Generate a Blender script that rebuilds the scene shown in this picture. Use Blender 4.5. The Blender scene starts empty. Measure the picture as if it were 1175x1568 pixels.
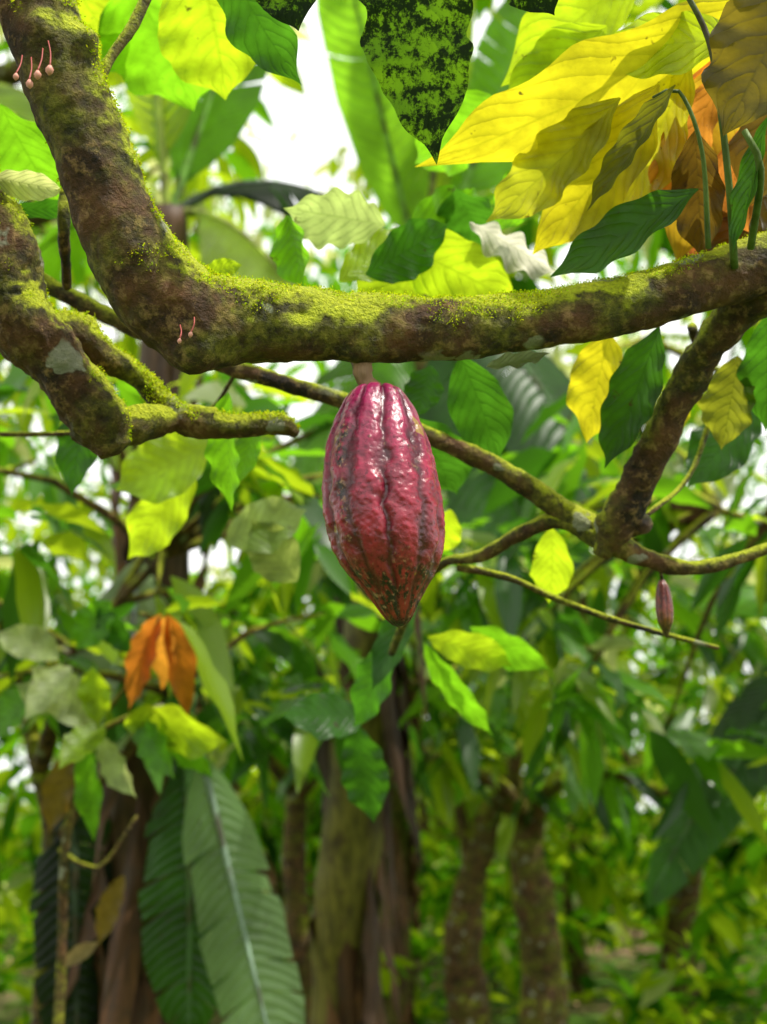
import bpy, math, random
import numpy as np
from mathutils import Vector, noise, Matrix
random.seed(7); rng=np.random.default_rng(7)
sc=bpy.context.scene
# ------------------------------------------------------------------ camera
CAM=np.array([0,0,1.5]); PITCH=math.radians(15); F=1681.4
fw=np.array([0,math.cos(PITCH),math.sin(PITCH)]); up=np.array([0,-math.sin(PITCH),math.cos(PITCH)]); rt=np.array([1.,0,0])
def P(a,b,d):   # survey measurement (bearing a, height b, distance d) -> world metres
    return CAM+fw*d+rt*((a-587.5)/F*d)-up*((b-784)/F*d)
def proj(p):
    q=p-CAM; d=q@fw
    return 587.5+(q@rt)/d*F, 784-(q@up)/d*F, d
cd=bpy.data.cameras.new("camera"); co=bpy.data.objects.new("camera",cd); sc.collection.objects.link(co); sc.camera=co
co.location=CAM; co.rotation_euler=(math.radians(90)+PITCH,0,0)
cd.sensor_fit='VERTICAL'; cd.sensor_height=36; cd.sensor_width=27; cd.lens=18/math.tan(math.radians(25))
cd.clip_start=0.02; cd.clip_end=1000
cd.dof.use_dof=True; cd.dof.focus_distance=0.86; cd.dof.aperture_fstop=5.0
# ------------------------------------------------------------------ light
SUN=Vector((0.42,-0.26,0.86)).normalized(); SV=np.array(SUN)
sd=bpy.data.lights.new("sun",'SUN'); so=bpy.data.objects.new("sun",sd); sc.collection.objects.link(so)
sd.energy=5; sd.angle=math.radians(0.5); sd.color=(1,0.95,0.85); so.rotation_euler=SUN.to_track_quat('Z','Y').to_euler(); so.location=(3,-1,8)
w=bpy.data.worlds.new("World"); sc.world=w; w.use_nodes=True; nt=w.node_tree; nt.nodes.clear()
out=nt.nodes.new('ShaderNodeOutputWorld'); bg=nt.nodes.new('ShaderNodeBackground'); sky=nt.nodes.new('ShaderNodeTexSky')
sky.sky_type='NISHITA'; sky.sun_disc=False; sky.sun_elevation=math.asin(SUN.z); sky.sun_rotation=math.atan2(SUN.x,SUN.y); sky.dust_density=3
nz=nt.nodes.new('ShaderNodeTexNoise'); nz.inputs['Scale'].default_value=2.2; nz.inputs['Detail'].default_value=3
mr=nt.nodes.new('ShaderNodeMapRange'); mr.inputs[1].default_value=0.25; mr.inputs[2].default_value=0.42; mr.inputs[3].default_value=0.5; mr.inputs[4].default_value=1
mx=nt.nodes.new('ShaderNodeMix'); mx.data_type='RGBA'; mx.inputs[7].default_value=(12,12.1,11.9,1)
tc=nt.nodes.new('ShaderNodeTexCoord'); nt.links.new(tc.outputs['Generated'],nz.inputs['Vector'])
nt.links.new(nz.outputs[0],mr.inputs[0]); nt.links.new(mr.outputs[0],mx.inputs[0]); nt.links.new(sky.outputs[0],mx.inputs[6])
nt.links.new(mx.outputs[2],bg.inputs[0]); bg.inputs[1].default_value=0.14; nt.links.new(bg.outputs[0],out.inputs[0])
sc.view_settings.view_transform='Standard'; sc.view_settings.look='None'; sc.view_settings.exposure=0
# ------------------------------------------------------------------ material helpers
class N:
    def __init__(s,name):
        s.m=bpy.data.materials.new(name); s.m.use_nodes=True; s.t=s.m.node_tree; s.t.nodes.clear()
        s.out=s.t.nodes.new('ShaderNodeOutputMaterial')
    def n(s,ty,**k):
        x=s.t.nodes.new('ShaderNode'+ty)
        for a,b in k.items(): setattr(x,a,b)
        return x
    def l(s,a,b): s.t.links.new(a,b)
    def setin(s,sock,v):
        if hasattr(v,'is_linked') : s.l(v,sock)
        elif isinstance(v,(tuple,list)) and len(v)==3 and sock.type=='RGBA': sock.default_value=(*v,1)
        else: sock.default_value=v
    def math(s,op,a,b=0.0,c=None):
        x=s.n('Math',operation=op); s.setin(x.inputs[0],a); s.setin(x.inputs[1],b)
        if c is not None: s.setin(x.inputs[2],c)
        return x.outputs[0]
    def rng(s,a,f0,f1,t0=0.,t1=1.):
        x=s.n('MapRange'); x.clamp=True; s.setin(x.inputs[0],a)
        for i,v in enumerate((f0,f1,t0,t1)): x.inputs[i+1].default_value=v
        return x.outputs[0]
    def mix(s,f,a,b,mode='MIX'):
        x=s.n('Mix',data_type='RGBA',blend_type=mode); s.setin(x.inputs[0],f); s.setin(x.inputs[6],a); s.setin(x.inputs[7],b); return x.outputs[2]
    def noise(s,vec,scale,detail=4,rough=0.55):
        x=s.n('TexNoise'); s.l(vec,x.inputs['Vector']); x.inputs['Scale'].default_value=scale; x.inputs['Detail'].default_value=detail; x.inputs['Roughness'].default_value=rough; return x.outputs[0]
    def bump(s,h,strength,dist):
        x=s.n('Bump'); s.l(h,x.inputs['Height']); x.inputs['Strength'].default_value=strength; x.inputs['Distance'].default_value=dist; return x.outputs[0]
    def prin(s,col,rough=0.5,spec=0.5,nrm=None):
        x=s.n('BsdfPrincipled'); s.setin(x.inputs['Base Color'],col); s.setin(x.inputs['Roughness'],rough); x.inputs['Specular IOR Level'].default_value=spec
        if nrm is not None: s.l(nrm,x.inputs['Normal'])
        return x
def leafmat(name,nlat,slant,banana=False,rough=0.42,spec=0.4,moss=False,tr=0.55,detail=2):
    k=N(name); a=k.n('Attribute',attribute_name='luv'); s=k.n('SeparateXYZ'); k.l(a.outputs['Vector'],s.inputs[0])
    t=k.n('Attribute',attribute_name='tint').outputs['Color']
    ms=k.n('MixShader'); ms.inputs[0].default_value=tr; tl=k.n('BsdfTranslucent'); k.l(tl.outputs[0],ms.inputs[2]); k.l(ms.outputs[0],k.out.inputs[0])
    if detail==0:
        df=k.n('BsdfDiffuse'); k.l(k.mix(1.0,t,(0.26,0.30,0.36),'MULTIPLY'),df.inputs[0]); k.l(t,tl.inputs[0]); k.l(df.outputs[0],ms.inputs[1]); return k.m
    pos=k.n('NewGeometry').outputs['Position']
    u,v=s.outputs[0],s.outputs[1]; av=k.math('ABSOLUTE',v)
    mid=k.rng(av,0.015,0.05,1,0)
    b=None
    curve=k.math('POWER',av,1.35)
    x=k.math('SUBTRACT',k.math('MULTIPLY',u,nlat),k.math('MULTIPLY',curve,slant))
    x=k.math('ADD',x,k.math('MULTIPLY',k.math('SIGN',v),.22))
    if detail>1:
        wv=k.noise(pos,7,3) if banana else k.noise(pos,26,4); x=k.math('ADD',x,k.math('MULTIPLY',wv,0.9 if not banana else 1.2))
    tri=k.math('MULTIPLY',k.math('ABSOLUTE',k.math('SUBTRACT',k.math('FRACT',x),0.5)),2.0)
    lat=k.math('MULTIPLY',k.math('POWER',tri,1.5),0.6) if banana else k.math('MULTIPLY',k.rng(tri,0.92,1),0.42)
    veins=k.math('MAXIMUM',mid,lat); tm=t
    if detail>1:
        tm=k.mix(1.0,t,k.rng(wv,0.3,0.7,0.6,1.2),'MULTIPLY')
        if not banana: tm=k.mix(1.0,tm,k.rng(tri,0.0,0.9,1.06,0.93),'MULTIPLY')
        fine=k.noise(pos,150,2)
        h=k.math('ADD',k.math('MULTIPLY',k.math('POWER',tri,4.0),-.6) if not banana else tri,k.math('ADD',k.math('MULTIPLY',fine,0.45 if not banana else .1),k.math('MULTIPLY',wv,1.6)))
        b=k.bump(h,0.45 if not banana else .45,0.0024 if not banana else .010)
    refl=k.mix(1.0,tm,(0.18,0.22,0.26),'MULTIPLY'); refl=k.mix(k.math('MULTIPLY',veins,0.4 if not banana else .5),refl,k.mix(1.0,t,(0.42,0.42,0.5),'MULTIPLY'))
    trn=k.mix(k.math('MULTIPLY',veins,0.5 if not banana else .35),tm,k.mix(1.0,t,(0.5,0.55,0.4),'MULTIPLY'))
    if detail>1:
        sp=k.rng(k.noise(pos,48,3,0.7),0.66,0.72,0,0.85)
        refl=k.mix(sp,refl,(0.05,0.03,0.015)); trn=k.mix(sp,trn,(0.06,0.03,0.01))
    if moss:
        big=k.noise(pos,16,3); mm=k.rng(k.math('ADD',k.noise(pos,110,6,0.8),k.math('MULTIPLY',big,.5)),0.74,0.84); refl=k.mix(mm,(0.010,0.02,0.006),(0.12,0.26,0.01)); trn=k.mix(mm,(0.008,0.02,0.003),(0.18,0.36,0.01))
    pr=k.prin(refl,rough,spec,b); k.l(trn,tl.inputs[0])
    if b is not None: k.l(b,tl.inputs['Normal'])
    k.l(pr.outputs[0],ms.inputs[1]); return k.m
M_leaf=leafmat("leaf_blade",8.5,2.4); M_mossleaf=leafmat("mossy_leaf",9,3,moss=True,rough=0.8,spec=.2,tr=.4)
M_lmid=leafmat("leaf_blade_simple",8.5,2.4,detail=1,rough=.33,spec=.65,tr=.48); M_lfar=leafmat("leaf_blade_plain",8.5,2.4,detail=0,tr=.5)
M_ban=leafmat("banana_blade",30,1.2,banana=True,rough=0.40,spec=.5)
def barkmat(name,mossy,red=0.0):
    k=N(name); g=k.n('NewGeometry'); pos=g.outputs['Position']; s=k.n('SeparateXYZ'); k.l(g.outputs['Normal'],s.inputs[0])
    n1=k.noise(pos,22,8,0.65); n2=k.noise(pos,90,6,0.7); n3=k.noise(pos,13,5,0.6); n4=k.noise(pos,330,3,.6)
    c=k.mix(k.rng(n1,0.38,0.64),(0.014,0.008,0.004),(0.14,0.062,0.020)); c=k.mix(k.rng(n2,0.52,0.66,0,0.85),c,(0.30,0.18,0.07))
    olive=k.rng(k.math('ADD',n3,k.math('MULTIPLY',s.outputs[2],0.15)),0.38,0.54,0,0.85*mossy)
    c=k.mix(olive,c,k.mix(k.rng(n2,.38,.62),(0.026,0.030,0.003),(0.20,0.20,0.012)))
    m=k.math('ADD',k.math('MULTIPLY',s.outputs[2],0.46),k.math('ADD',k.math('MULTIPLY',n3,1.4),k.math('MULTIPLY',n2,0.5)))
    mf=k.math('MULTIPLY',k.rng(m,0.98,1.14),mossy)
    mc=k.mix(k.rng(n4,0.3,0.7),(0.22,0.25,0.006),(0.62,0.66,0.015)); mc=k.mix(k.rng(n2,.35,.65,0.,.5),mc,(0.28,0.36,0.008))
    c=k.mix(mf,c,mc)
    vo=k.n('TexVoronoi'); vo.inputs['Scale'].default_value=16
    dn=k.n('TexNoise'); dn.inputs['Scale'].default_value=60; k.l(pos,dn.inputs['Vector'])
    va=k.n('VectorMath',operation='MULTIPLY_ADD'); k.l(dn.outputs['Color'],va.inputs[0]); va.inputs[1].default_value=(.03,.03,.03); k.l(pos,va.inputs[2]); k.l(va.outputs[0],vo.inputs['Vector'])
    lich=k.math('MULTIPLY',k.rng(vo.outputs['Distance'],0.22,0.26,1,0),k.rng(k.noise(pos,9,2),0.47,0.51))
    c=k.mix(k.math('MULTIPLY',lich,0.8),c,k.mix(n2,(0.12,0.14,0.08),(0.48,0.48,0.36)))
    h=k.math('ADD',k.math('ADD',n1,k.math('MULTIPLY',n2,0.7)),k.math('MULTIPLY',n4,k.math('MULTIPLY_ADD',mf,0.4,0.15)))
    pr=k.prin(c,0.7,0.3,k.bump(h,1.0,0.010)); k.l(pr.outputs[0],k.out.inputs[0]); return k.m
M_bark=barkmat("mossy_bark",1.0); M_bark2=barkmat("brown_bark",0.55)
k=N("stem"); t=k.n('Attribute',attribute_name='tint').outputs['Color']; g=k.n('NewGeometry')
mp=k.n('Mapping'); k.l(g.outputs['Position'],mp.inputs[0]); mp.inputs['Scale'].default_value=(1,1,0.08)
n1=k.noise(mp.outputs[0],45,5); n2=k.noise(g.outputs['Position'],12,5)
c=k.mix(1,t,k.rng(n1,.3,.7,.35,1.5),'MULTIPLY'); c=k.mix(k.rng(n2,.50,.60,0,.7),c,(0.05,0.028,0.012))
pr=k.prin(c,0.55,0.3,k.bump(n1,.6,.012)); k.l(pr.outputs[0],k.out.inputs[0]); M_stem=k.m
k=N("flower"); t=k.n('Attribute',attribute_name='tint').outputs['Color']; pr=k.prin(t,0.5,0.3); k.l(pr.outputs[0],k.out.inputs[0]); M_flower=k.m
k=N("moss"); t=k.n('Attribute',attribute_name='tint').outputs['Color']; pr=k.n('BsdfDiffuse'); k.l(t,pr.inputs[0]); tl=k.n('BsdfTranslucent'); k.l(t,tl.inputs[0]); ms=k.n('MixShader'); ms.inputs[0].default_value=.35
k.l(pr.outputs[0],ms.inputs[1]); k.l(tl.outputs[0],ms.inputs[2]); k.l(ms.outputs[0],k.out.inputs[0]); M_moss=k.m
# pod
k=N("cacao_pod_skin"); t=k.n('Attribute',attribute_name='tint').outputs['Color']; a=k.n('Attribute',attribute_name='luv'); s=k.n('SeparateXYZ'); k.l(a.outputs['Vector'],s.inputs[0])
pos=k.n('NewGeometry').outputs['Position']; n1=k.noise(pos,45,6,.6); n2=k.noise(pos,220,5,.65); n3=k.noise(pos,700,3,.6)
c=k.mix(1,t,k.rng(n1,.3,.7,.45,1.4),'MULTIPLY'); c=k.mix(k.rng(n2,.60,.76,0,.35),c,(0.40,0.08,0.05)); c=k.mix(k.rng(n2,.46,.3,0,.7),c,(0.045,.002,.012))
yp=k.n('VectorMath',operation='ADD'); k.l(pos,yp.inputs[0]); yp.inputs[1].default_value=(3.1,1.2,.7)
c=k.mix(k.rng(k.noise(yp.outputs[0],55,3,.5),.66,.70,0,.8),c,(0.28,0.18,0.02))
sc_=k.math('MULTIPLY',s.outputs[2],k.rng(k.noise(pos,130,6,.7),.38,.47)); c=k.mix(sc_,c,k.mix(k.rng(n2,.53,.64),(0.010,0.005,0.003),(0.28,0.17,0.08)))
h=k.math('ADD',k.math('MULTIPLY',n1,1.),k.math('ADD',k.math('MULTIPLY',n2,.28),k.math('MULTIPLY',n3,.08)))
pr=k.prin(c,k.rng(n2,.3,.7,.24,.42),0.55,k.bump(h,.42,.005)); pr.inputs['Coat Weight'].default_value=.15; pr.inputs['Coat Roughness'].default_value=.18; k.l(pr.outputs[0],k.out.inputs[0]); M_pod=k.m
# ground
k=N("ground_soil"); pos=k.n('NewGeometry').outputs['Position']; n1=k.noise(pos,0.5,6); n2=k.noise(pos,9,8,.7)
c=k.mix(k.rng(n2,.35,.65),(0.05,0.03,0.018),(0.30,0.20,0.12)); c=k.mix(k.rng(n1,.38,.50),c,k.mix(n2,(0.03,0.08,0.01),(0.12,0.24,0.02)))
pr=k.prin(c,.9,.2,k.bump(n2,.8,.05)); k.l(pr.outputs[0],k.out.inputs[0]); M_ground=k.m
# ------------------------------------------------------------------ mesh batches
class Batch:
    def __init__(s): s.V=[];s.Q=[];s.U=[];s.C=[];s.n=0
    def add(s,V,Q,U,C):
        s.V.append(V); s.Q.append(Q+s.n); s.U.append(U); s.C.append(C); s.n+=len(V)
    def make(s,name,mat,parent=None):
        V=np.concatenate(s.V).astype(np.float32);Q=np.concatenate(s.Q).astype(np.int32);U=np.concatenate(s.U).astype(np.float32);C=np.concatenate(s.C).astype(np.float32)
        me=bpy.data.meshes.new(name); me.vertices.add(len(V)); me.vertices.foreach_set('co',V.ravel())
        me.loops.add(Q.size); me.loops.foreach_set('vertex_index',Q.ravel()); me.polygons.add(len(Q)); me.polygons.foreach_set('loop_start',np.arange(0,Q.size,4,dtype=np.int32))
        try: me.polygons.foreach_set('loop_total',np.full(len(Q),4,dtype=np.int32))
        except Exception: pass
        me.update(calc_edges=True)
        me.polygons.foreach_set('use_smooth',np.ones(len(Q),dtype=bool))
        a=me.attributes.new('luv','FLOAT_VECTOR','POINT'); a.data.foreach_set('vector',U.ravel())
        a=me.attributes.new('tint','FLOAT_COLOR','POINT'); a.data.foreach_set('color',np.concatenate([C,np.ones((len(C),1),np.float32)],1).ravel())
        me.materials.append(mat); me.validate(); o=bpy.data.objects.new(name,me); sc.collection.objects.link(o)
        if parent: o.parent=parent
        return o
def empty(name,loc=(0,0,0)):
    e=bpy.data.objects.new(name,None); sc.collection.objects.link(e); e.empty_display_size=.2; return e
def nrm(a): return a/np.maximum(np.linalg.norm(a,axis=-1,keepdims=True),1e-9)
WT=np.array([0,.04,.10,.2,.32,.45,.58,.7,.8,.87,.92,.96,1.0]); WW=np.array([.03,.20,.44,.72,.90,1.0,.98,.85,.62,.38,.17,.07,.0])
def leaves(B,base,d,n,L,W,droop,fold,tint,nu=6,nv=2,wave=0.0,curl=0.0,bend=0.0,rag=0.0):
    base=np.atleast_2d(base);d=nrm(np.atleast_2d(d));n=np.atleast_2d(n);Nn=len(base)
    bc=lambda x:np.broadcast_to(np.asarray(x,float),(Nn,))
    L,W,droop,fold,curl,bend=map(bc,(L,W,droop,fold,curl,bend)); tint=np.broadcast_to(tint,(Nn,3))
    s=nrm(np.cross(d,n)); n=nrm(np.cross(s,d))
    t=np.linspace(0,1,nu+1); v=np.linspace(-1,1,2*nv+1) if nv>0 else np.array([-1,1.])
    w=np.interp(t,WT,WW); T,Vv=np.meshgrid(t,v,indexing='ij'); Wt=w[:,None]*np.ones_like(Vv)
    if rag: 
        rl=rng.normal(0,1,(nu+1,2))
        for _ in range(3): rl=(rl+np.roll(rl,1,0)+np.roll(rl,-1,0))/3
        rl=1+rag*2*rl; Wt=Wt*np.where(Vv<0,rl[:,:1],rl[:,1:])
    T=T.ravel();Vv=Vv.ravel();Wt=Wt.ravel(); ph=rng.uniform(0,6.28,(Nn,1)); f2=rng.uniform(2.5,5,(Nn,1))
    e=lambda x:x[:,None]
    p=base[:,None,:]+d[:,None,:]*(e(L)*T)[...,None]
    p[...,2]-=e(droop*L)*T**2
    p+=s[:,None,:]*((e(W)*Wt*Vv)*np.cos(np.abs(Vv)*e(np.abs(fold))*.8)+e(bend*L)*T**2)[...,None]
    hh=e(W*fold)*Wt*np.abs(Vv)**1.3 + e(wave*W)*np.sin(T*6.28*f2+ph+np.sign(Vv)*.9)*Wt**.5*Vv**2 - e(curl*L)*np.sin(T*3.14159)*.5
    p+=n[:,None,:]*hh[...,None]
    m=len(v); q=[]
    for i in range(nu):
        for j in range(m-1): q.append((i*m+j,(i+1)*m+j,(i+1)*m+j+1,i*m+j+1))
    q=np.array(q); nvt=len(T); Q=(q[None]+(np.arange(Nn)*nvt)[:,None,None]).reshape(-1,4)
    U=np.stack([np.broadcast_to(T,(Nn,nvt)),np.broadcast_to(Vv,(Nn,nvt)),np.broadcast_to(rng.uniform(0,1,(Nn,1)),(Nn,nvt))],-1).reshape(-1,3)
    B.add(p.reshape(-1,3),Q,U,np.repeat(tint,nvt,0))
def catmull(pts,rad,step):
    pts=np.array(pts,float);rad=np.array(rad,float)
    pp=np.vstack([2*pts[0]-pts[1],pts,2*pts[-1]-pts[-2]]);rr=np.r_[rad[0],rad,rad[-1]]
    o=[];r=[]
    for i in range(1,len(pp)-2):
        n=max(2,int(np.linalg.norm(pp[i+1]-pp[i])/step))
        for j in range(n):
            t=j/n;a,b,c,d=pp[i-1],pp[i],pp[i+1],pp[i+2]
            o.append(.5*((2*b)+(-a+c)*t+(2*a-5*b+4*c-d)*t*t+(-a+3*b-3*c+d)*t**3)); tt=t*t*(3-2*t); r.append(rr[i]*(1-tt)+rr[i+1]*tt)
    o.append(pp[-2]);r.append(rr[-2]); return np.array(o),np.array(r)
def tube(B,pts,rad,seg=12,step=.02,namp=0,nsc=20,bumps=(),tint=(.2,.2,.1),cap=True,fine=0):
    c,r=catmull(pts,rad,step); tg=nrm(np.gradient(c,axis=0)); M=len(c)
    a=np.array([0,0,1.]) if abs(tg[0][2])<.9 else np.array([1.,0,0]); u=nrm(np.cross(tg[0],a)); fr=[]
    for i in range(M):
        u=nrm(u-tg[i]*(u@tg[i])); fr.append((u,np.cross(tg[i],u)))
    ang=np.linspace(0,2*np.pi,seg,endpoint=False); U_=np.array([f[0] for f in fr]);V_=np.array([f[1] for f in fr])
    nn=U_[:,None]*np.cos(ang)[None,:,None]+V_[:,None]*np.sin(ang)[None,:,None]
    rr=np.repeat(r[:,None],seg,1); pos=c[:,None]+nn*rr[...,None]
    if namp:
        for i in range(M):
            for j in range(seg):
                q=Vector(pos[i,j]); k1=noise.noise(q*nsc)+.5*noise.noise(q*nsc*2.3)+.25*noise.noise(q*nsc*5.1)
                if fine: k1+=fine*(1-2*abs(noise.noise(q*nsc*3.1+Vector((5,1,2)))))*.5+fine*noise.noise(q*nsc*9)
                rr[i,j]*=1+namp*k1
    for (bp,br,ba) in bumps:
        dd=np.linalg.norm(pos-np.array(bp),axis=-1)/br; rr=rr+ba*np.exp(-dd**2)
    pos=c[:,None]+nn*rr[...,None]
    if cap:
        pos=np.concatenate([np.repeat(c[:1,None],seg,1),pos,np.repeat(c[-1:,None]+tg[-1]*r[-1]*.3,seg,1)])
        Mx=M+2
    else: Mx=M
    i,j=np.meshgrid(np.arange(Mx-1),np.arange(seg),indexing='ij'); j2=(j+1)%seg
    Q=np.stack([i*seg+j,i*seg+j2,(i+1)*seg+j2,(i+1)*seg+j],-1).reshape(-1,4)
    V=pos.reshape(-1,3); U=np.zeros((len(V),3)); U[:,0]=np.repeat(np.linspace(0,1,Mx),seg)
    B.add(V,Q,U,np.tile(np.array(tint,float),(len(V),1)))
    return (pos[1:-1] if cap else pos),nn
def ppath(L): # (a,b,d,width) list
    return [P(a,b,d) for a,b,d,w_ in L],[w_/2/F*d for a,b,d,w_ in L]
# palette (transmitted colours)
C=dict(Y=(.95,.84,.02),YG=(.72,.96,.02),G=(.31,.74,.015),DG=(.09,.29,.012),D=(.03,.09,.008),O=(.95,.30,.02),BR=(.22,.14,.015),P=(.95,1.0,.34),OL=(.36,.38,.02),R=(.80,.22,.04))
C={k_:np.array(v_) for k_,v_ in C.items()}
# ------------------------------------------------------------------ MAIN CACAO TREE
tree=empty("cacao_tree"); 
B=Batch()
main=[(-420,-330,.86,150),(-150,-230,.85,135),(20,-70,.85,112),(72,60,.85,112),(112,170,.86,116),(160,285,.87,122),(212,395,.88,135),(285,478,.90,150),(385,492,.92,122),(470,498,.93,112),(560,502,.94,106),(700,503,.95,94),(850,487,.96,88),(1000,455,.96,86),(1175,403,.97,88),(1330,350,.98,80),(1600,230,1.0,60)]
bm=[(P(150,225,.80),.012,.007),(P(150,228,.80),.006,-.010),(P(262,400,.83),.016,.011),(P(345,452,.86),.012,.009),(P(300,560,.88),.024,.014),(P(365,575,.89),.014,.012),(P(462,478,.89),.009,-.013),(P(450,500,.89),.02,.008),(P(560,545,.92),.016,.009),(P(240,430,.83),.02,.010),
    (P(40,180,.82),.012,.010),(P(130,60,.84),.012,.012),(P(690,548,.93),.008,.006),(P(850,545,.94),.01,.005),(P(60,40,.82),.012,.008),(P(1060,480,.94),.012,.006),(P(270,500,.83),.012,.008),(P(320,520,.84),.010,-.006),(P(600,497,.90),.010,.004),(P(180,330,.81),.014,.006)]
pts,rad=ppath(main); mp_,mn_=tube(B,pts,rad,90,.0026,.14,14,bm,fine=.28)
limbB=[(-420,-60,1.02,130),(-150,130,1.0,115),(-20,330,.98,100),(22,470,.98,98),(90,565,.99,92),(150,640,1.0,86),(178,690,1.0,50)]
pts,rad=ppath(limbB); b2p,b2n=tube(B,pts,rad,56,.0035,.24,20,[(P(40,470,.94),.02,.012),(P(190,650,.97),.02,.012),(P(120,600,.95),.015,-.008)],fine=.35)
for l_ in ([(60,520,1.0,60),(110,505,1.02,62),(160,545,1.03,50),(215,580,1.05,34),(275,640,1.06,44),(350,652,1.06,38),(430,650,1.07,34),(455,665,1.07,14)],
           [(150,655,1.0,60),(200,650,1.02,54),(270,640,1.06,44),(330,645,1.06,40)]):
    pts,rad=ppath(l_); b3p,b3n=tube(B,pts,rad,32,.005,.28,25,fine=.35)
    if l_[0][0]==60: b4=(b3p,b3n)
twigs=[[(-30,380,1.14,30),(60,430,1.14,28),(160,480,1.14,26),(250,522,1.14,26),(380,570,1.14,26),(520,612,1.15,25),(640,660,1.15,27),(760,715,1.15,30),(850,772,1.15,34),(910,815,1.14,44),(940,832,1.12,40),(1010,862,1.12,26),(1080,868,1.12,22),(1175,840,1.13,18),(1300,800,1.13,12)],
 [(1190,425,.98,80),(1130,475,1.0,62),(1075,545,1.03,54),(1030,630,1.06,52),(985,725,1.09,54),(945,800,1.11,58),(922,850,1.12,30)],
 [(975,800,1.11,44),(990,805,1.1,26)],
 [(925,830,1.13,34),(860,797,1.15,24),(800,815,1.17,22),(740,850,1.2,18),(680,862,1.24,14),(640,905,1.3,14),(600,1000,1.4,12)],
 [(700,868,1.22,12),(780,885,1.22,11),(860,920,1.22,10),(960,955,1.22,9),(1100,992,1.24,7)],
 [(232,-20,.9,18),(200,45,.89,16),(165,95,.88,15),(148,145,.87,13)],
 [(100,290,1.0,16),(98,350,1.0,18),(103,440,1.05,14)],
 [(1110,560,1.2,8),(1060,720,1.2,8),(990,790,1.15,8)],
 [(0,665,1.3,8),(120,662,1.3,8),(300,640,1.3,7),(370,560,1.2,6)],
 [(1060,500,1.2,14),(1075,560,1.25,10),(1100,640,1.3,8)]]
for l_ in twigs:
    pts,rad=ppath(l_); tube(B,pts,rad,20,.005,.22,40,fine=.4)
tp=P(-420,-200,.92); tube(B,[np.array([tp[0]-.1,tp[1]+.05,-.1]),np.array([tp[0]-.07,tp[1]+.03,.5]),np.array([tp[0]-.03,tp[1],1.2]),tp+np.array([0,0,.05]),tp+np.array([.05,.1,.5])],[.12,.1,.09,.075,.04],32,.02,.12,8)
B.make("limbs",M_bark,tree)
mb=Batch()
def fuzz(pos,nn,count,thr,ln):
    M,S=pos.shape[:2]; i=rng.integers(0,min(M,len(nn))-1,count*4); j=rng.integers(0,S,count*4)
    p=pos[i,j];n=nn[i,j]; nf=np.array([1.2*noise.noise(Vector(q)*16)+.6*noise.noise(Vector(q)*60) for q in p]); k_=(n[:,2]+nf*1.1>thr)
    p=p[k_][:count];n=n[k_][:count]; m=len(p); p=p+rng.normal(0,.0012,(m,3))
    d=nrm(n+rng.normal(0,.6,(m,3))); c=np.array([.54,.60,.012])*rng.uniform(.4,1.6,(m,1)); c[:,0]*=rng.uniform(.7,1.15,m)
    leaves(mb,p-n*.0008,d,rng.normal(0,1,(m,3)),rng.uniform(.5,1,m)*ln,ln*.18,.15,.0,c,2,0)
fuzz(mp_,mn_,40000,.42,.0032); fuzz(b2p,b2n,8000,.25,.0038); fuzz(b4[0],b4[1],5000,.0,.004)
mb.make("moss",M_moss,tree)
fb=Batch()
for (a,b,d,z) in [(58,108,.80,1),(77,100,.80,1.1),(45,122,.80,1),(25,112,.8,.8),(276,518,.82,.6),(293,508,.82,.65)]:
    dx=rng.uniform(-10,10); pt=P(a,b,d); top=P(a+dx,b-34*z,d+.015)
    tube(fb,[top,(top+pt)/2+np.array([.001,0,0]),pt],[.0005,.0005,.0006],6,.003,tint=(.35,.07,.06))
    e_=P(a+rng.uniform(-3,3),b+14*z,d); tube(fb,[pt,pt*.65+e_*.35,pt*.3+e_*.7,e_],[.001*z,.0027*z,.0024*z,.0004],10,.001,tint=(.62,.28,.22))
fb.make("flower_buds",M_flower,tree)
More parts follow.
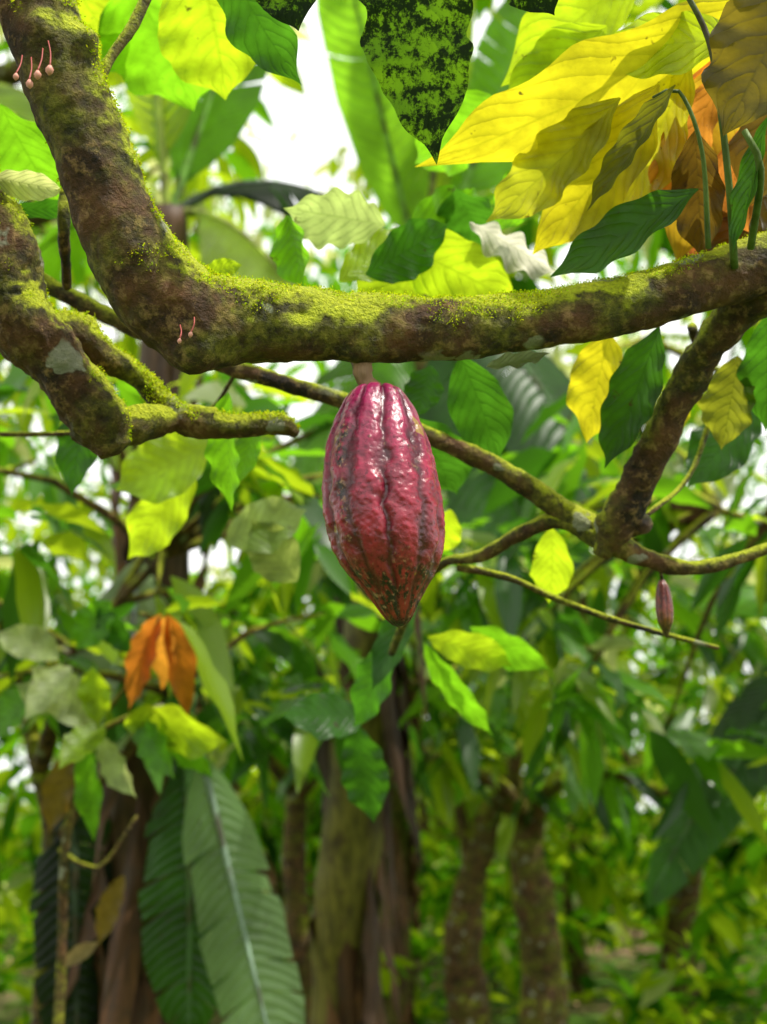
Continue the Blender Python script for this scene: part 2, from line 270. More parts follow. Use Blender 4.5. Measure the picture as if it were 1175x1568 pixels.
# ------------------------------------------------------------------ POD
def pod(name,top,bot,prof,scl,bow,res=(300,340),dark=1.0):
    B=Batch(); nt_,nf=res; t=np.linspace(0,1,nt_); pt=np.array([x[0] for x in prof]);pr_=np.array([x[1] for x in prof])
    R=np.interp(t,pt,pr_); kr=np.ones(9)/9; Rp=np.r_[R[:8]*0+R[0],R,np.repeat(R[-1],8)]; R2=np.convolve(Rp,kr,'same')[8:-8]; R=np.where((t>.03)&(t<.985),R2,R)*scl
    ax=top[None]*(1-t[:,None])+bot[None]*t[:,None]; ax=ax+np.array(bow)[None]*(np.sin(t*np.pi))[:,None]
    ph=np.linspace(0,2*np.pi,nf,endpoint=False); T,PH=np.meshgrid(t,ph,indexing='ij')
    PHt=PH+.10*np.sin(T*3)+.12*T
    rnd=np.zeros((nt_,nf)); wob=np.zeros((nt_,nf))
    for i in range(nt_):
        for j in range(nf):
            q=Vector((math.cos(ph[j])*1.,math.sin(ph[j])*1.,t[i]*4.5)); rnd[i,j]=noise.noise(q*2.1)*.6+noise.noise(q*6)*.6+.45*noise.noise(q*13); wob[i,j]=noise.noise(q*3+Vector((9,3,1)))
    PHt=PHt+.13*wob
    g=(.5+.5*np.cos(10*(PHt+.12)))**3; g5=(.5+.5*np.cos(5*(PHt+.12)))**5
    fade=np.clip(T/.04,.35,1)
    rr=R[:,None]*(1-(.055*g+.075*g5)*fade*(1-.25*T))
    rr=rr*(1+.024*rnd)
    V=ax[:,None]+np.stack([np.cos(PH)*rr,np.sin(PH)*rr,np.zeros_like(rr)],-1)
    V[...,2]+=(.003*scl/.000535)*(1-g)*np.exp(-(T/.05)**2)*np.clip(R[:,None]/(40*scl),0,1)
    top_c=np.array([.25,.004,.070]);mid=np.array([.27,.004,.030]);lo=np.array([.20,.018,.007])
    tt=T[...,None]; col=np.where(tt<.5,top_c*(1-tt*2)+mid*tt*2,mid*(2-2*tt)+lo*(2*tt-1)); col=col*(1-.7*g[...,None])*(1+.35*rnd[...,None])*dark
    dphi=np.abs((PH-math.radians(226)-.06*wob+np.pi)%(2*np.pi)-np.pi)
    scar=np.exp(-(dphi/.11)**2)*np.clip(np.minimum((T-.10)/.1,(.72-T)/.05),0,1)*np.clip(wob*2+.95,0,1)
    scar=np.maximum(scar,np.clip((T-.72)/.08,0,1)*np.clip(rnd*2.6+.45,0,1)); scar=np.maximum(scar,np.clip(rnd-.38,0,1)*2.5); scar=np.maximum(scar,np.clip((T-.955)/.03,0,1))
    i,j=np.meshgrid(np.arange(nt_-1),np.arange(nf),indexing='ij'); j2=(j+1)%nf
    Q=np.stack([i*nf+j,(i+1)*nf+j,(i+1)*nf+j2,i*nf+j2],-1).reshape(-1,4)
    U=np.stack([T,g,np.clip(scar,0,1)],-1).reshape(-1,3)
    B.add(V.reshape(-1,3),Q,U,np.clip(col,0,1).reshape(-1,3)); return B
prof=[(0,10),(.012,32),(.035,46),(.08,58),(.14,69),(.22,79),(.32,87),(.42,92),(.52,93),(.60,91),(.68,85),(.75,74),(.80,62),(.85,48),(.89,37),(.93,28),(.96,21),(.985,13),(1,1)]
podE=empty("cacao_pod")
top=P(577,596,.93); bot=np.array([.0130,0,0])+np.array([0,top[1],top[2]-.2035])
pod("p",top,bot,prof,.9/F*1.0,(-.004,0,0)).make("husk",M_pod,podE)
sb=Batch(); a0=P(556,535,.935); tube(sb,[a0,P(555,558,.93),P(558,580,.925),top+np.array([-.001,0,-.006])],[.014,.0085,.0068,.010],24,.0015,.25,90,tint=(.20,.12,.06),fine=.4); sb.make("stalk",M_stem,podE)
podE2=empty("cacao_pod"); t2=P(1014,888,1.16); pod("p",t2,t2+np.array([.001,0,-.062]),prof,.00010,(0,0,0),(60,80),np.array([.65,5.5,.22])).make("husk",M_pod,podE2)
sb=Batch(); tube(sb,[P(1010,866,1.13),P(1012,876,1.15),t2],[.0022,.0018,.002],8,.004,tint=(.1,.06,.03)); sb.make("stalk",M_bark2,podE2)
# ------------------------------------------------------------------ hand-placed leaves near the lens
def leafpx(B,a,b,d,a2,b2,d2,wpx,roll,tint,droop=.0,fold=.15,wave=.14,curl=0.,nu=30,nv=5,pet=None,bend=None,rag=.05):
    if bend is None: bend=rng.uniform(-.10,.10)
    if roll>=0 and b2>b+40: roll+=14
    p0=P(a,b,d);p1=P(a2,b2,d2); L=np.linalg.norm(p1-p0); p1=p1+np.array([0,0,droop*L]); dr=nrm(p1-p0); tv=nrm(CAM-(p0+p1)/2)
    n=tv-dr*(tv@dr); n=nrm(n); r=Matrix.Rotation(math.radians(roll),3,Vector(dr)); n=np.array(r@Vector(n))
    t_=C[tint] if isinstance(tint,str) else np.array(tint)
    leaves(B,p0,dr,n,np.linalg.norm(p1-p0),wpx/2/F*(d+d2)/2/max(.35,math.cos(math.radians(roll))),droop,fold,t_*rng.uniform(.85,1.05),nu,nv,wave,curl,bend,rag)
    return p0
nb=Batch(); pb=Batch()
def LP(*a,pet=None,**k_):
    leafpx(nb,*a,**k_)
LP(1180,-15,.92,655,285,1.05,130,-28,'Y',droop=-.10,fold=-.1,wave=.18)
LP(1130,60,.90,900,90,1.0,95,20,'YG',droop=.1)
LP(950,150,.95,758,362,1.07,92,10,(.78,.80,.03),wave=.2,fold=.2)
LP(1010,130,.93,838,410,1.07,112,5,'Y',wave=.2,fold=.12)
LP(1060,90,.95,950,330,1.08,100,15,(.8,.82,.02),fold=.2)
LP(1035,130,.9,905,330,.95,42,30,'OL',fold=.5)
LP(1110,90,1.0,1010,400,1.08,120,0,(.8,.55,.03),wave=.2)
LP(1105,60,1.02,990,310,1.1,90,0,'O',wave=.2)
LP(1120,90,.96,1000,335,1.04,70,8,(1,.42,.05),wave=.3,fold=.3)
LP(1130,200,.97,1120,420,1.03,80,8,(.95,.36,.05),wave=.3,fold=.3)
LP(1190,130,1.05,1050,430,1.12,150,10,'R',fold=.2)
LP(1240,-60,.80,1110,210,.85,170,10,(.22,.17,.015),fold=.1)
LP(1250,60,.9,1150,330,.95,120,20,'BR')
LP(1065,200,.95,1075,400,.98,80,10,'BR',fold=.2)
LP(1175,180,.88,1120,390,.9,34,30,'DG',fold=.4)
LP(1070,290,.90,845,440,.98,70,25,'DG',fold=.25,droop=.05)
LP(1190,280,1.0,1090,420,1.0,90,10,'BR')
LP(930,40,1.05,760,180,1.15,110,0,'YG')
LP(1000,-60,1.05,760,120,1.15,120,0,'YG')
for l_ in ([(1040,-30,.9,8),(1085,60,.9,9),(1105,180,.9,10),(1118,300,.91,11),(1125,410,.94,12)],[(1000,150,.92,5),(1040,140,.92,6),(1075,230,.92,7),(1085,380,.93,9)],[(1140,200,.88,10),(1165,260,.88,12),(1150,380,.93,12)],[(1110,95,.9,6),(1140,60,.9,6),(1180,50,.9,6)]):
    pts,rad=ppath(l_); tube(pb,pts,rad,10,.01,tint=(.08,.13,.02))
mlb=Batch()
leafpx(mlb,600,-190,.80,692,246,.84,175,0,'D',fold=.15,wave=.12,rag=.08,nu=60,bend=.06)
leafpx(mlb,425,-90,.85,450,50,.86,100,0,'D',fold=.2,rag=.06)
leafpx(mlb,790,-80,.85,840,30,.86,85,0,'D',fold=.2,rag=.06)
mlb.make("mossy_old_leaves",M_mossleaf,tree)
LP(345,-70,.95,438,145,.98,90,15,'DG',fold=.25,bend=-.15)
LP(300,-70,1.1,365,150,1.2,170,0,'YG',wave=.1)
LP(200,-40,1.2,300,170,1.35,170,10,'G')
LP(90,-60,1.2,190,110,1.35,110,10,'YG')
LP(0,160,1.1,90,330,1.2,110,20,'G')
LP(-20,270,.95,100,290,1.0,48,20,'P',fold=.4)
LP(10,320,1.1,140,320,1.15,30,30,'DG')
LP(440,330,1.15,470,440,1.15,60,30,'G',fold=.4)
LP(590,345,1.2,430,330,1.15,90,-35,(.6,.75,.2),fold=.2,droop=.1)
LP(520,430,1.2,640,350,1.25,70,-20,'YG',fold=.2)
LP(560,420,1.15,690,350,1.2,80,20,'DG')
LP(600,370,1.2,800,455,1.3,110,10,'YG',fold=.15)
LP(620,350,1.3,770,330,1.4,110,0,'G')
LP(640,470,1.3,560,380,1.25,120,0,'YG')
LP(700,290,1.3,740,380,1.35,90,20,'DG')
LP(760,150,1.3,640,260,1.45,110,0,'G')
LP(720,340,1.2,860,420,1.2,50,20,(.95,.9,.7),fold=.4,wave=.5)
LP(745,562,.98,845,545,1.0,24,-40,(.35,.40,.2),fold=.3,wave=.3)
LP(840,230,1.2,760,360,1.25,70,0,'G')
LP(310,420,1.1,370,400,1.1,30,0,'YG')
LP(705,545,1.15,775,705,1.18,92,0,'DG',fold=.2)
LP(935,505,1.1,890,675,1.18,85,5,'Y',wave=.2)
LP(1010,500,1.05,935,722,1.08,78,10,'DG',fold=.25,wave=.15)
LP(1130,545,1.1,1110,690,1.12,80,10,'OL',fold=.2)
LP(1055,575,1.15,1045,660,1.15,26,10,'Y')
LP(1190,470,1.05,1165,660,1.1,80,10,'DG')
LP(1160,620,1.3,1050,745,1.3,90,10,'DG')
LP(845,808,1.35,852,925,1.42,62,0,'YG',fold=.2)
LP(690,780,1.4,680,850,1.45,50,0,'YG')
LP(640,905,1.5,560,1050,1.5,50,20,'DG'); LP(605,980,1.5,540,1110,1.6,60,20,'DG')
LP(655,975,1.6,790,1010,1.7,55,20,'YG'); LP(650,985,1.6,740,1130,1.7,40,20,'G'); LP(720,960,1.7,840,1030,1.7,50,20,'G')
LP(560,1100,1.7,430,1090,1.6,70,20,'DG'); LP(545,1110,1.8,580,1260,1.8,70,10,'DG')
LP(350,600,1.2,345,780,1.25,50,30,'G',fold=.4); LP(395,640,1.3,360,740,1.3,40,10,'G')
LP(130,600,1.3,110,760,1.3,60,20,'DG')
LP(320,680,1.5,180,760,1.5,100,10,'YG');LP(300,720,1.5,190,850,1.6,80,0,'YG');LP(345,830,1.6,470,780,1.6,80,-20,(.7,.85,.2));LP(455,890,1.6,380,800,1.6,80,-10,(.5,.6,.12))
LP(660,560,1.2,640,640,1.2,60,10,'DG');LP(640,640,1.3,690,760,1.35,110,0,'DG')
nb.make("leaves",M_leaf,tree); pb.make("petioles",M_stem,tree)
# ------------------------------------------------------------------ clusters / trees
def gap(a,b):
    for (x,y,rx,ry) in GAPS:
        if ((a-x)/rx)**2+((b-y)/ry)**2<1: return True
    return False
GAPS=[(470,170,120,150),(520,290,70,80),(722,95,50,100),(415,95,70,50),(900,20,35,30),(330,830,75,55),(20,600,50,40)]
def keep(p,margin=0):
    a,b,d=proj(p)
    if d<.5: return False
    if gap(a,b): return False
    return True
PAL_b=[('G',.33),('YG',.34),('DG',.23),('P',.08),('D',.02)]
def pick(pal,n):
    ks=[x[0] for x in pal]; ps=np.array([x[1] for x in pal]); ps/=ps.sum(); i=rng.choice(len(ks),n,p=ps); return np.array([C[ks[q]] for q in i])*rng.uniform(.7,1.0,(n,1))
def cluster(B,c,k_,L,pal,el=(-65,15),nu=7,nv=2,wr=.17):
    az=rng.uniform(0,2*np.pi,k_); e=np.radians(rng.uniform(el[0],el[1],k_))
    d=np.stack([np.cos(az)*np.cos(e),np.sin(az)*np.cos(e),np.sin(e)],-1)
    n=np.array([0,0,1.])+rng.normal(0,.45,(k_,3)); b=c+d*L*.12+rng.normal(0,L*.15,(k_,3)); LL=L*rng.uniform(.5,1.25,k_)
    leaves(B,b,d,n,LL,LL*wr*rng.uniform(.75,1.25,k_),rng.uniform(.05,.5,k_),rng.uniform(.05,.5,k_),pick(pal,k_),nu,nv,.18,bend=rng.uniform(-.2,.2,k_))
def bgtree(name,trunk,limbs,ncl,crown,L,pal,mat=M_bark2,k_=8,twig=.5,filt=True,lm=None):
    E=empty(name); B=Batch(); lb=Batch(); allp=[]
    pts,rad=ppath(trunk); g=pts[0].copy(); g[2]=-.1; pts=[g]+pts; rad=[rad[0]*1.25]+rad; tube(B,pts,rad,20,.04,.2,6,fine=.4)
    for l_ in limbs:
        p_,r_=ppath(l_); c_,_=catmull(p_,r_,.15); allp.append(c_); tube(B,p_,r_,10,.05,.2,8)
    allp.append(catmull(pts,rad,.15)[0][-6:]); allp=np.concatenate(allp)
    (ca,ra)=crown; m=0; tries=0
    while m<ncl and tries<ncl*6:
        tries+=1; v=rng.normal(0,1,3); v=v/np.linalg.norm(v)*rng.uniform(.35,1)**.6; p=np.array(ca)+v*np.array(ra)
        if p[2]<.5 or np.linalg.norm(p-CAM)<1.45 or (filt and not keep(p)): continue
        m+=1; cluster(lb,p,k_+rng.integers(-2,3),L,pal)
        if rng.uniform()<twig:
            q=allp[np.argmin(np.linalg.norm(allp-p,axis=1))]; mid=(p+q)/2+np.array([0,0,.12])*np.linalg.norm(p-q); tube(B,[q,mid,p],[.014,.009,.004],6,.12)
    B.make("trunk_and_limbs",mat,E); lb.make("foliage",lm or M_lmid,E); return E
bgtree("cacao_tree",[(70,1560,3.2,42),(75,1400,3.2,40),(85,1280,3.2,34),(60,1180,3.2,30)],[[(60,1180,3.2,28),(120,1000,3.0,20),(250,850,2.8,14)],[(60,1180,3.2,26),(20,1000,3.3,18),(-60,800,3.3,14)],[(85,1290,3.2,14),(160,1190,3.0,12),(260,1060,2.7,8)]],85,(P(170,830,2.9),(1.0,.8,.62)),.20,PAL_b)
bgtree("cacao_tree",[(470,1560,4.9,44),(462,1450,4.9,40),(450,1330,4.9,36),(455,1220,4.9,30)],[[(455,1220,4.9,26),(540,1120,4.7,18),(640,1050,4.5,10)],[(455,1220,4.9,24),(380,1120,4.8,16),(300,1040,4.6,10)]],46,(P(560,1040,4.5),(1.15,.5,.32)),.22,[('G',.35),('YG',.30),('DG',.30),('P',.05)])
bgtree("cacao_tree",[(832,1560,5.6,70),(828,1450,5.6,62),(812,1340,5.6,58),(800,1250,5.6,50)],[[(800,1250,5.6,38),(750,1190,5.3,24),(640,1145,5.0,17),(560,1080,4.8,10)],[(800,1250,5.6,30),(790,1160,5.5,22),(850,1080,5.6,18),(900,900,5.5,14)],[(815,1290,5.6,30),(840,1210,5.4,24),(930,1180,5.2,22),(1030,1210,5.0,17),(1120,1120,4.9,10)],[(840,1210,5.5,22),(900,1100,5.6,20),(880,1030,5.6,16),(980,900,5.5,12)]],95,(P(870,920,5.7),(1.7,.9,1.0)),.26,PAL_b,M_bark)
bgtree("cacao_tree",[(718,1560,6.4,64),(708,1450,6.4,58),(726,1330,6.4,46),(765,1200,6.4,36)],[[(765,1200,6.4,30),(810,1100,6.4,22),(720,900,6.4,14)],[(724,1330,6.4,24),(690,1200,6.4,16),(600,1050,6.4,12)]],100,(P(600,1000,6.9),(1.8,1.0,1.3)),.27,PAL_b,lm=M_lfar)
bgtree("cacao_tree",[(1046,1530,7.5,56),(1038,1450,7.5,50),(1052,1330,7.5,42),(1040,1230,7.5,34)],[[(1040,1230,7.5,26),(970,1190,7.4,18),(920,1050,7.3,12)],[(1050,1300,7.5,28),(1130,1200,7.4,22),(1200,1050,7.2,12)]],110,(P(1050,1050,7.4),(2.0,1.2,1.6)),.28,PAL_b,lm=M_lfar)
bgtree("cacao_tree",[(892,1520,9,32),(878,1400,9,28),(874,1300,9,22),(884,1200,9,18)],[[(884,1200,9,16),(820,1050,9,10)]],110,(P(800,1160,9.5),(2.3,1.2,1.8)),.30,PAL_b,lm=M_lfar)
bgtree("cacao_tree",[(1085,1530,10,26),(1095,1400,10,26),(1080,1250,10,20)],[[(1080,1250,10,16),(1180,1050,10,10)]],110,(P(1200,1150,9.5),(2.2,1.2,2.2)),.30,PAL_b,lm=M_lfar)
bgtree("cacao_tree",[(400,1540,8,40),(420,1400,8,34),(390,1250,8,30)],[[(390,1250,8,24),(300,1100,8,14)],[(390,1250,8,20),(480,1100,8,12)]],120,(P(330,1120,8),(2.2,1.2,1.8)),.29,PAL_b,lm=M_lfar)
bgtree("cacao_tree",[(640,1500,11,26),(632,1400,11,26),(650,1250,11,20)],[[(650,1250,11,16),(600,1050,11,10)]],140,(P(560,1210,11),(3.2,1.4,1.7)),.32,PAL_b,lm=M_lfar)
bgtree("cacao_tree",[(1500,1500,3.2,70),(1490,1200,3.2,66),(1450,950,3.1,60)],[[(1450,950,3.1,40),(1300,850,3.0,22),(1100,780,2.8,12)],[(1450,950,3.1,40),(1350,700,3.3,22),(1000,520,3.4,12)]],64,(P(1130,880,3.1),(.85,.6,.6)),.21,[('G',.35),('DG',.32),('YG',.28),('P',.05)],M_bark)
bgtree("shade_tree",[(-250,1500,6,120),(-240,1100,6,110),(-230,600,6,100),(-150,200,6,80)],[[(-150,200,6,60),(50,100,5.5,36),(250,60,5,18)],[(-230,500,6,60),(0,350,5.6,40),(200,300,5.2,18)]],85,(P(100,250,5.3),(1.6,1.2,1.5)),.30,[('G',.3),('YG',.45),('P',.15),('DG',.1)],lm=M_lfar)
bgtree("shade_tree",[(1500,1500,7,130),(1450,1000,7,120),(1380,500,7,110),(1250,200,7,80)],[[(1250,200,7,60),(1000,100,6.5,36),(850,60,6,18)],[(1350,500,7,60),(1100,400,6.6,40),(850,300,6.2,18)]],85,(P(1000,250,6.6),(1.8,1.2,1.8)),.32,[('G',.3),('YG',.45),('P',.15),('DG',.1)],lm=M_lfar)
# ------------------------------------------------------------------ banana plants
def banana_leaf(Bl,Bs,p0,p1,arch,hw,n,tint,side=.35,torn=.25,nu=60,pet=.12,rr=.018):
    p0=np.array(p0);p1=np.array(p1);L=np.linalg.norm(p1-p0); n=np.array(n,float)
    t=np.linspace(0,1,nu+1); c=p0+(p1-p0)*t[:,None]; c[:,2]+=arch*L*4*t*(1-t)*(1-.3*t)
    tg=nrm(np.gradient(c,axis=0)); s=nrm(np.cross(tg,n)); nn=nrm(np.cross(s,tg))
    tube(Bs,c[::5],rr*(1-.8*t[::5]),8,.05,tint=np.array(tint)*np.array([.4,.4,.8])+.03)
    bt=np.clip((t-pet)/(1-pet),0,1); w=hw*np.interp(bt,[0,.06,.2,.45,.7,.88,.96,1],[0,.45,.8,1,.92,.6,.3,0])
    for sg in (-1,1):
        i=int(nu*pet)
        while i<nu:
            j=min(nu,i+(1+rng.geometric(max(.04,torn*.6)) if torn>0 else nu)); dr=side+rng.normal(0,.25*min(1,torn*3)); idx=np.arange(i,j+1); m=5; vv=np.linspace(0,1,m)
            cc=c[idx];ctr=cc.mean(0); ss=s[idx]*sg; an=dr*vv*1.1
            off=ss[:,None]*(w[idx][:,None]*(np.sin(an+1e-4)/(dr*1.1+1e-4) if abs(dr)>.02 else vv)[None])[...,None]-nn[idx][:,None]*(w[idx][:,None]*((1-np.cos(an))/(abs(dr)*1.1+1e-4))[None])[...,None]*np.sign(dr)
            V=cc[:,None]+off
            sh=.14*min(1,torn*3)*vv**2; V=V-(cc-ctr)[:,None]*sh[None,:,None]+ (tg[idx]*hw*.35)[:,None]*(vv**1.5)[None,:,None]
            a_,b_=np.meshgrid(np.arange(len(idx)-1),np.arange(m-1),indexing='ij')
            Q=np.stack([a_*m+b_,(a_+1)*m+b_,(a_+1)*m+b_+1,a_*m+b_+1],-1).reshape(-1,4)
            U=np.zeros((len(idx),m,3)); U[...,0]=t[idx][:,None]; U[...,1]=vv[None]*.98*sg+.0; 
            Bl.add(V.reshape(-1,3),Q,U.reshape(-1,3),np.tile(np.array(tint)*rng.uniform(.75,1.1),(len(idx)*m,1))); i=j
def banana(name,stem,lv,stint=(.16,.10,.04),nsh=26,shc=(.16,.075,.025)):
    E=empty(name); Bl=Batch();Bs=Batch(); pts,rad=ppath(stem); g=pts[0].copy(); g[2]=-.1; P0=[g]+pts;R0=[rad[0]*1.1]+rad
    tube(Bs,P0,R0,28,.05,.08,6,tint=stint)
    for q in range(nsh):
        f=rng.uniform(0,.75); k0=int(f*(len(P0)-1)); c0=P0[k0]+(P0[k0+1]-P0[k0])*rng.uniform(0,1); r=R0[k0]; az=rng.uniform(0,6.28); o=np.array([math.cos(az),math.sin(az),0])
        leaves(Bs,c0+o*r*.95,np.array([o[0]*.12+rng.normal(0,.05),o[1]*.12,-1 if rng.uniform()<.6 else 1]),o,rng.uniform(.35,.9),r*rng.uniform(.2,.5),.0,-.5,np.array(shc)*rng.uniform(.3,1.6),10,3,.4,bend=rng.uniform(-.12,.12))
    for a in lv:
        banana_leaf(Bl,Bs,P(*a[0]),P(*a[1]),a[2],a[3],a[4],C[a[5]] if isinstance(a[5],str) else a[5],*a[6:])
    Bs.make("pseudostem",M_stem,E); Bl.make("blades",M_ban,E); return E
banana("banana_plant",[(225,1560,3.3,140),(225,1350,3.3,130),(232,1100,3.3,110),(245,800,3.4,90),(255,500,3.5,75),(258,320,3.5,60)],
 [((258,340,3.5),(215,-260,3.6),.0,.20,(-.6,-1,-.5),'YG',.3,.1),
  ((258,340,3.5),(370,20,3.6),.02,.17,(-.6,-1,-.5),'G',.3,.15),
  ((262,330,3.5),(560,330,3.6),.22,.24,(0,-.5,.8),'D',.7,.25),
  ((262,330,3.5),(470,470,3.3),.20,.24,(0,-.3,.9),'YG',.7,.2),
  ((255,340,3.5),(20,420,3.6),.25,.25,(0,-.3,1),'G',.7,.2),
  ((255,340,3.5),(-80,120,4),.15,.25,(0,-.3,1),'YG',.5,.2),
  ((300,1120,2.7),(440,1700,2.6),.0,.12,(.1,-.9,.35),(.50,.72,.26),.6,.25,60,.03,.010),
  ((215,830,3.1),(190,1120,2.9),.0,.15,(.35,-.9,.3),(.8,.95,.5),.7,.2,60,.05,.01),
  ((290,1060,3.0),(290,1580,2.9),.0,.14,(.2,-.9,-.1),'DG',.7,.35),
  ((110,1080,3.2),(120,1640,3.1),.0,.14,(.2,-.9,-.1),'D',.7,.35)],stint=(.08,.04,.018),nsh=70,shc=(.10,.042,.015))
banana("banana_plant",[(530,1560,4.2,108),(532,1400,4.2,102),(545,1200,4.2,90),(575,900,4.2,80),(620,600,4.3,70),(650,440,4.3,60)],
 [((650,450,4.3),(510,-140,3.9),.0,.19,(-.7,-1,-.5),(.42,.88,.03),.15,.04),
  ((650,450,4.3),(850,-60,4.3),.02,.20,(-.5,-1,-.5),'G',.35,.15),
  ((650,450,4.3),(700,-180,4.3),.02,.12,(-.5,-1,-.5),'YG',.3,.15),
  ((655,450,4.3),(1000,240,4.7),.15,.24,(0,-.4,1),'YG',.6,.2),
  ((650,470,4.2),(820,860,3.9),.12,.28,(.35,-.9,.2),'DG',.4,.06),
  ((660,470,4.2),(960,830,3.9),.22,.28,(.3,-.8,.5),'DG',.4,.08),
  ((650,480,4.2),(470,760,3.9),.2,.25,(-.3,-.8,.5),'G',.6,.2)],stint=(.14,.12,.018),nsh=34,shc=(.09,.04,.014))
banana("banana_plant",[(1330,1560,3.6,130),(1330,1300,3.6,120),(1320,1000,3.6,100)],
 [((1320,1010,3.6),(1000,1370,3.4),.18,.14,(0,-.5,.8),'DG',.6,.15),
  ((1320,1010,3.6),(1100,1220,3.2),.15,.14,(.1,-.8,.4),'DG',.7,.2),
  ((1320,1010,3.6),(1100,900,4),.2,.22,(0,-.4,1),'G',.7,.2),
  ((1320,1010,3.6),(1500,700,4),.1,.22,(0,-.4,1),'G',.7,.2)],stint=(.12,.10,.03))
banana("banana_plant",[(600,1540,7,60),(600,1300,7,56),(605,1100,7,50)],
 [((605,1110,7),(500,850,7.5),.05,.25,(0,-.6,1),'G',.5,.2),((605,1110,7),(760,950,7.2),.15,.25,(0,-.6,1),'YG',.6,.2),((605,1110,7),(450,1150,6.8),.25,.25,(0,-.6,1),'YG',.6,.2),((605,1110,7),(720,1260,6.6),.3,.25,(0,-.6,1),'YG',.6,.2)],stint=(.14,.12,.025))
banana("banana_plant",[(470,1560,9,60),(470,1350,9,56),(470,1200,9,50)],
 [((470,1210,9),(330,1100,9),.25,.3,(0,-.6,1),'P',.5,.2),((470,1210,9),(560,1000,9),.15,.3,(0,-.6,1),'YG',.6,.2),((470,1210,9),(390,1350,8.5),.3,.3,(0,-.6,1),'G',.6,.2),((470,1210,9),(620,1300,8.6),.35,.3,(0,-.6,1),'P',.6,.2)],stint=(.16,.14,.03))
# ------------------------------------------------------------------ sapling at left with dead leaves
E=empty("cacao_sapling"); B=Batch(); lb=Batch()
for l_ in ([(90,1560,2.2,16),(100,1300,2.2,14),(130,1130,2.2,12),(60,1060,2.2,8)],[(130,1130,2.2,11),(190,1100,2.2,8),(250,1080,2.2,6)],[(130,1130,2.2,9),(90,1020,2.2,6),(40,960,2.2,4)],[(90,1300,2.2,9),(150,1330,2.2,6),(210,1250,2.2,5)],[(130,1130,2.2,9),(200,1040,2.15,6),(245,945,2.0,4)]):
    pts,rad=ppath(l_); 
    if l_[0][1]==1560: g=pts[0].copy(); g[2]=0; pts=[g]+pts; rad=[rad[0]]+rad
    tube(B,pts,rad,10,.03,.15,20)
for a in [(248,940,2.0,192,1085,2.1,44,20,(.95,.30,.03)),(255,940,2.0,300,1095,2.1,46,-20,(.85,.26,.02)),(258,942,2.0,250,1060,2.1,40,30,(.95,.38,.04)),(110,1150,2.2,75,1280,2.2,46,10,(.5,.28,.03)),(190,1340,2.4,150,1450,2.4,36,10,(.6,.35,.04)),(95,1480,2.3,150,1440,2.3,26,10,(.9,.6,.25)),
    (140,1120,2.1,60,1010,2.1,70,10,'P'),(120,1100,2.1,20,1050,2.1,50,20,'P'),(150,1110,2.1,150,1020,2.1,50,-20,'YG'),(160,1110,2.1,90,1180,2.0,46,20,'YG'),(190,1110,2.1,345,1120,2.0,80,20,'YG'),(210,1100,2.1,265,1200,2.0,50,20,'G'),(150,1130,2.1,205,1230,2.0,40,20,'P'),(90,1010,2.1,0,960,2.1,60,10,'P'),(110,1020,2.1,30,1100,2.0,50,10,'P'),(130,1140,2.1,150,1290,2.1,40,20,'G'),(60,1060,2.1,-30,1130,2.1,60,20,'G'),(230,1090,2.1,330,1190,2.1,46,30,'G'),
    (170,920,2.2,120,1000,2.2,60,10,'G'),(150,930,2.2,200,1010,2.2,40,10,'DG')]:
    leafpx(lb,*a,fold=.3,wave=.2,nu=14,nv=3,droop=.12)
B.make("stems",M_bark2,E); lb.make("foliage",M_leaf,E)
# ------------------------------------------------------------------ far foliage, added overhead shade leaves, undergrowth, litter, ground
def clump(E,p,r,nL,LL,pal,nu=4,wr=.2):
    q=p+rng.normal(0,1,(nL,3))*np.array([r,r*.7,r*.55])*.6
    az=rng.uniform(0,6.28,nL);e=np.radians(rng.uniform(-70,10,nL)); dd=np.stack([np.cos(az)*np.cos(e),np.sin(az)*np.cos(e),np.sin(e)],-1); LL=rng.uniform(LL[0],LL[1],nL)
    tint=pick(pal,1)*rng.uniform(.8,1.05,(nL,1)); leaves(E,q,dd,np.array([0,0,1.])+rng.normal(0,.5,(nL,3)),LL,LL*wr,.3,.2,tint,nu,1)
FP=[('G',.26),('YG',.42),('P',.20),('DG',.12)]
E=Batch(); m=0
while m<500:
    y=rng.uniform(12,30); x=rng.uniform(-1,1)*(6+.45*y); z=rng.uniform(.10,1)**1.8*.85*y
    p=np.array([x,y,z]); 
    if not keep(p): continue
    m+=1; r=rng.uniform(.6,1.5); clump(E,p,r,int(44*r),(.25,.5),FP)
E.make("distant_foliage",M_lfar)
KEY=[P(590,700,.88),P(700,480,.93),P(950,440,.95),P(1100,400,.97),P(900,250,.95),P(1020,200,.95),P(560,380,1.2),P(300,80,1.15),P(650,420,1.2),P(925,590,1.1),P(120,1080,2.1),P(850,860,1.36),P(340,650,1.06),P(250,1000,2.05),P(340,1300,2.7)]
E=Batch(); m=0
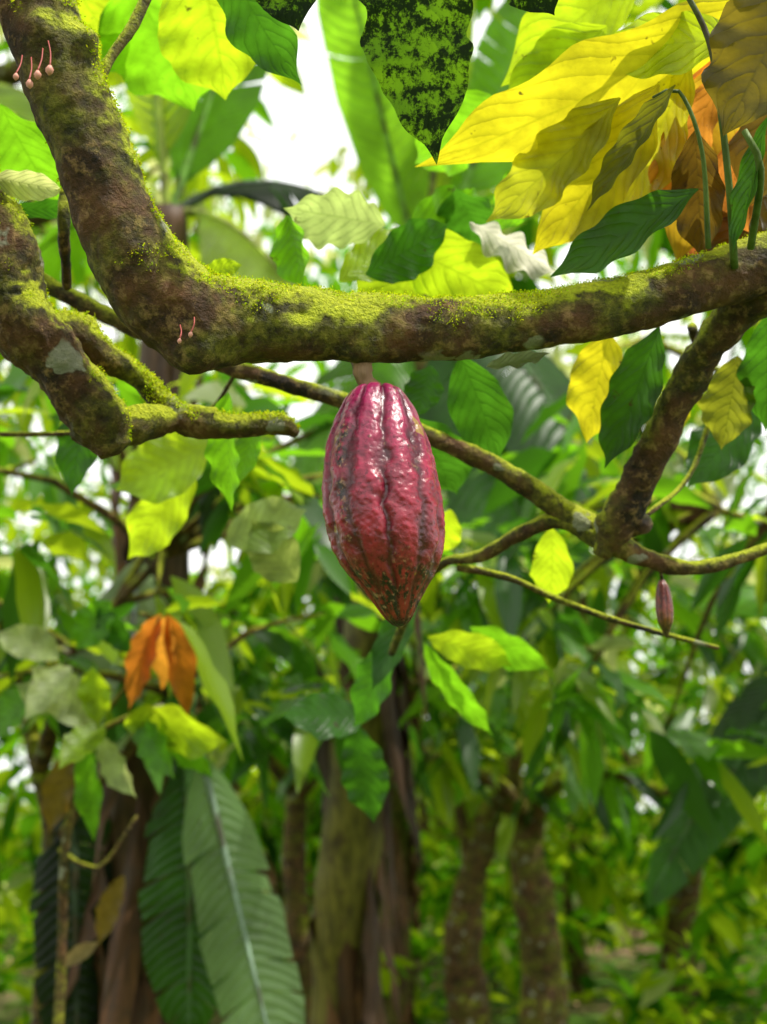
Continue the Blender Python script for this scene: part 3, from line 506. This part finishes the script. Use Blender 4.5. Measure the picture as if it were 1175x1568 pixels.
while m<70:
    y=rng.uniform(-2.5,9); x=rng.uniform(-7,9)+.0; z=rng.uniform(4.6,6.2)+max(0,y)*.9
    p=np.array([x,y,z])
    if min(np.linalg.norm(np.cross(p-k0,SV)) for k0 in KEY)<1.3: continue
    a,b,d=proj(p)
    if d>0 and b>-60 and abs(a-587)<900: continue
    m+=1; r=rng.uniform(.4,.9); clump(E,p,r,int(34*r),(.3,.5),FP,3,.22)
E.make("added_shade_leaves",M_lfar)  # unseen leaf clumps added above the frame to break up sun and sky light
E=Batch()
for i in range(1500):
    y=rng.uniform(6.5,27); x=rng.uniform(-1,1)*(3+.42*y)
    cluster(E,np.array([x,y,rng.uniform(.02,1.5)*min(1,y/15)]),8,rng.uniform(.18,.40),[('G',.38),('YG',.42),('DG',.12),('P',.08)],el=(-20,55),nu=4,nv=1)
E.make("undergrowth",M_lfar)
E=Batch(); n_=2600; y=rng.uniform(5,24,n_); x=rng.uniform(-1,1,n_)*(3+.42*y); az=rng.uniform(0,6.28,n_)
leaves(E,np.stack([x,y,rng.uniform(.01,.05,n_)],-1),np.stack([np.cos(az),np.sin(az),rng.normal(0,.15,n_)],-1),np.array([0,0,1.])+rng.normal(0,.3,(n_,3)),rng.uniform(.12,.3,n_),.035,.0,.4,np.array([.75,.5,.28])*rng.uniform(.3,1.3,(n_,1)),5,1)
E.make("leaf_litter",M_lfar)
G=Batch(); gx=np.concatenate([np.linspace(-400,-40,8),np.linspace(-36,36,60),np.linspace(40,400,8)]); X,Y=np.meshgrid(gx,gx+20,indexing='ij'); Z=.10*np.sin(X*.7+1)*np.cos(Y*.5)*np.exp(-((X/40)**2))-.06
V=np.stack([X,Y,Z],-1).reshape(-1,3); k_=len(gx); i,j=np.meshgrid(np.arange(k_-1),np.arange(k_-1),indexing='ij'); Q=np.stack([i*k_+j,(i+1)*k_+j,(i+1)*k_+j+1,i*k_+j+1],-1).reshape(-1,4)
G.add(V,Q,np.zeros_like(V),np.ones_like(V)); G.make("ground",M_ground)
print("done")
